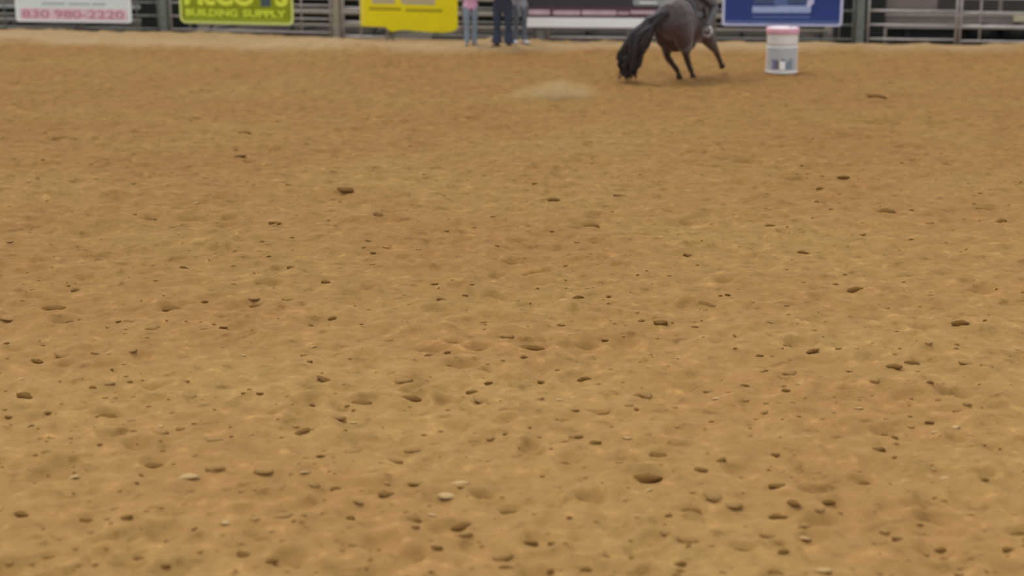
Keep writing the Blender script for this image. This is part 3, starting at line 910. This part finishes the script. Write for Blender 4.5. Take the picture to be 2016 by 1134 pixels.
# hind legs reach under the belly; hocks point back
for s, hoof_x, hoof_y, hk, hy in ((1, -.13, .10, -.5, .2), (-1, -.03, -.13, -.36, -.12)):
    hx = hoof_x
    T.append(([((-.6, s * .17, 1.1), .17, .29), ((-.56, s * .19, .9), .165, .28), ((-.50, s * .19, .74), .15, .23), ((hk + .10, hy * .9, .58), .12, .16), ((hk + .06, hy, .47), .075, .1), ((hk + .04, hy, .46), .055, .07)], Y_, 0))
    T.append(([((hk + .03, hy, .5), .055, .07), ((hk + .12, hy * .9 + hoof_y * .1, .38), .062, .07), ((hx - .11, hy * .3 + hoof_y * .7, .22), .05, .056), ((hx - .05, hoof_y, .15), .052, .056), ((hx + .0, hoof_y, .085), .04, .042), ((hx + .02, hoof_y, .05), .046, .05)], Y_, 0))
T.append(([((-.5, .0, 1.0), .2, .2), ((-.46, .02, .76), .2, .2), ((-.40, .02, .53), .15, .13)], Y_, 0))
# right foreleg stretched forward, left foreleg folded back under the chest
T.append(([((.36, -.13, .86), .14, .22), ((.52, -.15, .7), .13, .165), ((.68, -.16, .58), .10, .125), ((.83, -.16, .47), .075, .088), ((.89, -.16, .42), .066, .072), ((1.03, -.16, .28), .05, .055), ((1.09, -.16, .22), .052, .056), ((1.13, -.16, .17), .045, .048), ((1.15, -.16, .14), .05, .052)], Y_, 0))
T.append(([((.5, .15, 1.08), .11, .17), ((.58, .17, .9), .095, .13), ((.64, .17, .72), .064, .08), ((.67, .17, .6), .05, .06), ((.6, .17, .52), .045, .05), ((.42, .17, .44), .032, .036), ((.34, .17, .40), .038, .042), ((.27, .17, .44), .034, .036), ((.24, .17, .47), .04, .043)], Y_, 0))
organic('body', T, [M['coat']], horse, 0.016, 14)
# hooves
for (a, b_) in (((-.115, .10, .065), (-.08, .10, .0)), ((-.015, -.13, .065), (.02, -.13, .0)), ((1.145, -.16, .15), (1.20, -.16, .10)), ((.245, .17, .46), (.19, .17, .51))):
    bm = bmesh.new(); tube_into(bm, [a, b_], [.045, .06], 14)
    link('hoof', bm_mesh('hoof', bm, True), M['hoof'], horse)
for s in (-1, 1):
    bm = bmesh.new(); bmesh.ops.create_uvsphere(bm, u_segments=12, v_segments=8, radius=.022)
    bmesh.ops.translate(bm, verts=bm.verts, vec=(1.27, s * .078, 1.68))
    link('eye', bm_mesh('eye', bm, True), M['eye'], horse)
# tail: a core and many locks swept back and to the left
bm = bmesh.new()
rt = random.Random(3)
for k in range(64):
    j = lambda a: rt.uniform(-a, a)
    spread = rt.random()
    x1, y1, z1 = -1.02 + j(.07), .20 + j(.07), 1.08 + j(.08)
    x2, y2, z2 = -1.08 + j(.12), .42 + j(.16), .78 + j(.14)
    x3, y3, z3 = -1.1 + j(.15), .60 + j(.17), .40 + j(.14)
    x4, y4, z4 = -1.06 + j(.14), .66 + j(.17), .10 + j(.10)
    tube_into(bm, [(-.87 + j(.015), j(.03), 1.24 + j(.03)), (-.96 + j(.03), .07 + j(.05), 1.21 + j(.04)), (x1, y1, z1), (x2, y2, z2), (x3, y3, z3), (x4, y4, max(.03, z4))], [.02, .034, .045, .05, .042, .008], 6)
link('tail', bm_mesh('tail', bm, True), M['tail_hair'], horse)
# mane
bm = bmesh.new()
for k in range(26):
    t = k / 25
    x, z = .45 + .68 * t, 1.47 + .40 * t
    j = lambda a: rt.uniform(-a, a)
    tube_into(bm, [(x, 0, z), (x - .03 + j(.02), .05, z + .04), (x - .1 + j(.04), .12, z - .04 + j(.03)), (x - .14 + j(.04), .15, z - .2 + j(.05))], [.018, .024, .02, .004], 5)
link('mane', bm_mesh('mane', bm, True), M['tail_hair'], horse)

def w(v): return horse_matrix @ Vector(v)
bpy.context.view_layer.update()
horse_matrix = horse.matrix_world.copy()


def on_horse(name, label, cat):
    o = empty(name, horse.location, horse.rotation_euler.z); tag(o, label, cat); return o


# saddle with blanket, fenders and stirrups
sd_ = on_horse('saddle', 'dark leather western saddle with pale stirrups on the dark bay horse', 'saddle')
def arch(name, x0, x1, r, zc, a0, material, thick, parent, nx_=6, na=20, flare=1.0):
    vs, fs = [], []
    for i in range(nx_ + 1):
        x = x0 + (x1 - x0) * i / nx_
        zz = zc + (.012 if i in (0, nx_) else 0)
        for k in range(na + 1):
            a = R(-a0 + 2 * a0 * k / na)
            vs.append((x, math.sin(a) * r[0], zz + math.cos(a) * r[1]))
    for i in range(nx_):
        for k in range(na):
            q0 = i * (na + 1) + k; fs.append((q0, q0 + 1, q0 + na + 2, q0 + na + 1))
    ob = link(name, mesh_from(name, vs, fs, True), material, parent)
    md = ob.modifiers.new('thick', 'SOLIDIFY'); md.thickness = thick; md.offset = 1
    return ob
arch('blanket', -.30, .42, (.315, .355), 1.13, 96, M['blanket'], .014, sd_)
arch('skirt', -.24, .36, (.333, .373), 1.13, 74, M['leather'], .02, sd_)
bm = bmesh.new()
loft_into(bm, [((-.2, 0, 1.60), .17, .035), ((-.15, 0, 1.56), .17, .05), ((0, 0, 1.53), .14, .045), ((.17, 0, 1.54), .12, .05), ((.26, 0, 1.58), .13, .045)], Y_, 14)
link('seat', bm_mesh('seat', bm, True), M['leather'], sd_)
tube('horn', [(.27, 0, 1.58), (.30, 0, 1.66), (.305, 0, 1.69), (.307, 0, 1.70)], [.025, .02, .04, .035], M['leather'], sd_, 12)
for s in (-1, 1):
    bm = bmesh.new()
    loft_into(bm, [((.04, s * .355, 1.28), .012, .09), ((.06, s * .375, 1.08), .01, .07), ((.03, s * .40, .98), .008, .04), ((.0, s * .405, .9), .008, .03)], Y_, 10)
    link('fender', bm_mesh('fender', bm, True), M['leather'], sd_)
    pts = [(.0, s * .4, .9)] + [(.0, s * .4 + .075 * math.cos(R(a)), 0.86 + .085 * math.sin(R(a))) for a in range(100, 441, 20)]
    tube('stirrup', pts[1:], .03, M['pale_metal'], sd_, 8)

# bridle and reins
br = on_horse('bridle', 'leather bridle and reins on the dark bay horse', 'bridle')
def loop_strap(name, c, d, a, b_, r=.009):
    d = Vector(d).normalized(); s = Vector(Y_); wv = d.cross(s)
    pts = [Vector(c) + s * math.cos(R(k)) * a + wv * math.sin(R(k)) * b_ for k in range(0, 361, 20)]
    tube(name, pts, r, M['leather'], br, 6)
loop_strap('noseband', (1.47, 0, 1.49), (.78, 0, -.62), .064, .084)
loop_strap('crown_strap', (1.17, 0, 1.73), (.3, 0, -1), .09, .12)
for s in (-1, 1):
    tube('cheek_strap', [(1.2, s * .088, 1.73), (1.34, s * .088, 1.6), (1.5, s * .064, 1.44)], .008, M['leather'], br, 6)
    tube('rein', [(1.5, s * .066, 1.43), (1.1, s * .16, 1.45), (.75, s * .15, 1.62), (.5, s * .07, 1.74)], .007, M['leather'], br, 6)

# rider, leaning forward, one leg each side
rd = on_horse('person', 'person in grey jeans riding the dark bay horse, leaning forward', 'person')
T = []
SK, SH, JE = 0, 1, 2
T.append(([((-.06, 0, 1.60), .155, .115), ((-.04, 0, 1.72), .15, .11), ((.02, 0, 1.86), .14, .1), ((.10, 0, 2.0), .165, .11), ((.17, 0, 2.11), .165, .1), ((.21, 0, 2.17), .1, .075)], Y_, SH))
T.append(([((-.07, 0, 1.575), .16, .12), ((-.06, 0, 1.66), .158, .118)], Y_, JE))
T.append(([((.20, 0, 2.14), .055, .055), ((.26, 0, 2.26), .05, .054)], Y_, SK))
hc = (.30, 0, 2.345)
ht, hsd = head_tubes(hc, (1, 0, 0), SK); T += ht
for s in (-1, 1):
    T.append(([((-.05, s * .1, 1.60), .095, .1), ((.12, s * .25, 1.5), .085, .092), ((.29, s * .375, 1.33), .068, .072), ((.31, s * .40, 1.25), .062, .066), ((.16, s * .41, 1.14), .06, .066), ((-.02, s * .40, .95), .05, .054)], Y_, JE))
    el = (.22, s * .3, 1.83); wr = (.43, s * .10, 1.76)
    T.append(([((.16, s * .16, 2.09), .06, .06), ((.18, s * .23, 1.99), .052, .054), (el, .042, .043)], (1, 0, 0), SH))
    T.append(([(el, .042, .042), ((.33, s * .2, 1.79), .038, .038), (wr, .028, .026)], (0, 0, 1), SH))
    T += hand_tubes(wr, (.8, -s * .5, -.05), (-.2, -s * .3, -1), (0, -s * .2, 1), SK)
organic('body', T, [M['skin'], M['navy_shirt'], M['rider_jeans']], rd, 0.0085, 4)
face_parts(hc, (1, 0, 0), hsd, rd, M['hair_brown'], True)
for s in (-1, 1):
    a = Vector((-.04, s * .40, .92)); g = M['boot_grey']
    shoe(rd, a, (1, -s * .1, 0), M['boot_grey'], name='boot')
bm = bmesh.new()
bmesh.ops.create_circle(bm, cap_ends=True, segments=28, radius=.2)
for v in bm.verts: v.co = Vector((hc[0] + v.co.x * 1.05, v.co.y * .9, 2.42 + .06 * (abs(v.co.y) / .2) ** 2))
rr_ = bmesh.ops.extrude_face_region(bm, geom=bm.faces[:])
for v in [e for e in rr_['geom'] if isinstance(e, bmesh.types.BMVert)]: v.co.z += .012
loft_into(bm, [((hc[0], 0, 2.425), .088, .108), ((hc[0], 0, 2.5), .082, .1), ((hc[0], 0, 2.545), .06, .085), ((hc[0], 0, 2.55), .03, .05)], Y_, 20)
link('hat', bm_mesh('hat', bm, True), M['hat'], rd)

# ------------------------------------------------------------------ dust thrown up behind the hooves
def dust(u, v, size, density, label, seed):
    p = at(u, v)
    bm = bmesh.new(); bmesh.ops.create_icosphere(bm, subdivisions=3, radius=1.0)
    rs = random.Random(seed)
    ph = [rs.uniform(0, 6.28) for _ in range(4)]
    for q in bm.verts:
        k = 1 + .14 * math.sin(3 * q.co.x + ph[0]) * math.cos(4 * q.co.z + ph[1]) + .1 * math.sin(5 * q.co.y + ph[2])
        q.co = Vector((q.co.x * size[0] * k, q.co.y * size[1] * k, max(0.0, q.co.z * size[2] * k * (0.75 + 0.35 * q.co.x))))
    m = bpy.data.materials.new('dust_puff'); m.use_nodes = True
    nt = m.node_tree; nt.nodes.clear()
    out = nt.nodes.new('ShaderNodeOutputMaterial'); vol = nt.nodes.new('ShaderNodeVolumeScatter'); ab = nt.nodes.new('ShaderNodeVolumeAbsorption'); ad = nt.nodes.new('ShaderNodeAddShader')
    ab.inputs['Color'].default_value = lin((255, 220, 160)) + (1,)
    vol.inputs['Color'].default_value = lin((255, 220, 160)) + (1,)
    tc = nt.nodes.new('ShaderNodeTexCoord'); nz = nt.nodes.new('ShaderNodeTexNoise'); nz.inputs['Scale'].default_value = 3.2
    nt.links.new(tc.outputs['Object'], nz.inputs['Vector'])
    mp = nt.nodes.new('ShaderNodeMapping'); mp.inputs['Scale'].default_value = (1 / size[0], 1 / size[1], 1 / size[2])
    nt.links.new(tc.outputs['Object'], mp.inputs['Vector'])
    ln = nt.nodes.new('ShaderNodeVectorMath'); ln.operation = 'LENGTH'; nt.links.new(mp.outputs[0], ln.inputs[0])
    fa = nt.nodes.new('ShaderNodeMapRange'); fa.inputs[1].default_value = 1.0; fa.inputs[2].default_value = 0.2
    nt.links.new(ln.outputs['Value'], fa.inputs[0])
    a = nt.nodes.new('ShaderNodeMapRange'); a.inputs[1].default_value = .3; a.inputs[2].default_value = .7; a.inputs[4].default_value = density
    nt.links.new(nz.outputs['Fac'], a.inputs[0])
    mu = nt.nodes.new('ShaderNodeMath'); mu.operation = 'MULTIPLY'
    nt.links.new(a.outputs[0], mu.inputs[0]); nt.links.new(fa.outputs[0], mu.inputs[1])
    nt.links.new(mu.outputs[0], vol.inputs['Density']); nt.links.new(mu.outputs[0], ab.inputs['Density']); nt.links.new(vol.outputs[0], ad.inputs[0]); nt.links.new(ab.outputs[0], ad.inputs[1]); nt.links.new(ad.outputs[0], out.inputs['Volume'])
    d_ = link('dust_cloud', bm_mesh('dust_cloud', bm), m, None, (p.x, p.y, ground_z(p.x, p.y)))
    tag(d_, label, 'dust', kind='stuff')
    return d_


dust(1090, 192, (0.85, 0.6, 0.42), 4.2, 'low puff of pale dust hanging over the sand behind the horse', 5)

# ------------------------------------------------------------------ clods, chips and crumbs on the sand
def lump_mesh(name, seed, sub=2, flat=0.62):
    r_ = random.Random(seed)
    bm = bmesh.new(); bmesh.ops.create_icosphere(bm, subdivisions=sub, radius=1.0)
    ph = [r_.uniform(0, 6.28) for _ in range(6)]
    for v in bm.verts:
        c = v.co
        k = 1 + .2 * math.sin(2.3 * c.x + ph[0]) * math.cos(2.1 * c.y + ph[1]) + .14 * math.sin(4 * c.z + ph[2] + 3 * c.x) + .16 * math.sin(5.2 * c.y + ph[3]) * math.sin(4.6 * c.x + ph[4]) + r_.uniform(-.16, .16)
        v.co = Vector((c.x * k * 1.15, c.y * k * .9, c.z * k * flat))
    return bm_mesh(name, bm, True)


darkened = [lump_mesh('dirt_clod', 20 + k, 2, .5) for k in range(7)]
for q in darkened: q.materials.append(M['clod_damp'])
tan = [lump_mesh('dirt_clod', 40 + k, 2, .42) for k in range(7)]
for q in tan: q.materials.append(M['clod_tan'])
chip = [lump_mesh('wood_chip', 60 + k, 2, .3) for k in range(4)]
for q in chip: q.materials.append(M['chip'])


PLACED = []


def free(x, y, r):
    return all((x - a) ** 2 + (y - b_) ** 2 > (1.45 * (r + c)) ** 2 for a, b_, c in PLACED)


def spot(v0, v1, power, r):
    while True:
        p = at(rng.uniform(-40, 2050), v0 + v1 * rng.random() ** power)
        if free(p.x, p.y, r): return p


def drop(name, me, x, y, r, label, cat, group, sink=.35, sx=1.0):
    PLACED.append((x, y, r * sx))
    o = bpy.data.objects.new(name, me); COL.objects.link(o)
    o.location = (x, y, ground_z(x, y) + r * (.5 - sink)); o.scale = (r * sx, r, r)
    o.rotation_euler = (rng.uniform(-.2, .2), rng.uniform(-.2, .2), rng.uniform(-.6, .6))
    tag(o, label, cat, group); return o


DL = 'dark brown damp dirt clod lying loose on the tan arena sand'
TL = 'dry tan dirt clod lying on the arena sand of its own colour'
CL = 'pale straw coloured wood chip lying on the arena sand'
nd = 0
for (u, v, wpx) in MARKS:  # dark clods also stand in for the shade of the wide stamped hollows
    p = at(u, v); s = F_PX / math.hypot(p.y, CAM_H)
    r = 0.5 * wpx / s * (0.7 if wpx >= 34 else 0.8)
    drop('dirt_clod', darkened[nd % 7], p.x, p.y, r, DL, 'dirt clod', 'damp dirt clods on the sand', .46 if wpx >= 34 else .40, 1.25); nd += 1
for k, (u, v, wpx) in enumerate(LIGHT):
    p = at(u, v); s = F_PX / math.hypot(p.y, CAM_H)
    drop('wood_chip', chip[k % 4], p.x, p.y, min(.04, 0.28 * wpx / s), CL, 'wood chip', 'pale chips on the sand', .25, 1.3)
for k in range(110):
    r = rng.uniform(.012, .03); p = spot(240, 900, .75, r)
    drop('dirt_clod', darkened[k % 7], p.x, p.y, r, DL, 'dirt clod', 'damp dirt clods on the sand', .45)
for k in range(90):
    r = rng.uniform(.02, .055); p = spot(330, 820, .7, r)
    drop('dirt_clod', tan[k % 7], p.x, p.y, r, TL, 'dirt clod', 'dry tan clods on the sand', .45)
# crumbs: too many and too small to count
unit = bmesh.new(); bmesh.ops.create_icosphere(unit, subdivisions=1, radius=1.0)
uv_ = np.array([v.co[:] for v in unit.verts]); uf = np.array([[v.index for v in f.verts] for f in unit.faces]); unit.free()
NC = 2600
yy = 7.8 + 24 * rng.random(NC) ** 1.5; xx = (rng.random(NC) - .5) * (0.72 * yy + 2)
PL = np.array(PLACED); dc = at(1090, 192)
ok = np.all((xx[:, None] - PL[None, :, 0]) ** 2 + (yy[:, None] - PL[None, :, 1]) ** 2 > (1.6 * PL[None, :, 2] + .04) ** 2, 1)
ok &= ((xx - dc.x) / 1.1) ** 2 + ((yy - dc.y) / .85) ** 2 > 1
ok &= (xx - hp.x) ** 2 + (yy - hp.y) ** 2 > 1.6 ** 2
xx, yy = xx[ok], yy[ok]; NC = len(xx)
rr = rng.uniform(.006, .018, NC) * (1 + .7 * (rng.random(NC) > .9))
zz = np.array([ground_z(a, b_) for a, b_ in zip(xx, yy)])
V = (uv_[None] * (1 + rng.uniform(-.25, .25, (NC, len(uv_), 1)))) * rr[:, None, None] * np.array([1.2, .95, .7]) + np.stack([xx, yy, zz + rr * .05], 1)[:, None]
Fc = (uf[None] + (np.arange(NC) * len(uv_))[:, None, None]).reshape(-1, 3)
me = bpy.data.meshes.new('soil_crumbs'); me.from_pydata(V.reshape(-1, 3).tolist(), [], Fc.tolist())
me.materials.append(M['clod_tan']); me.materials.append(M['clod_damp'])
me.polygons.foreach_set('material_index', np.repeat((rng.random(NC) > .88).astype('i'), len(uf)))
cr = link('soil_crumbs', me); tag(cr, 'small crumbs of loose soil scattered over the arena sand', 'soil', kind='stuff')
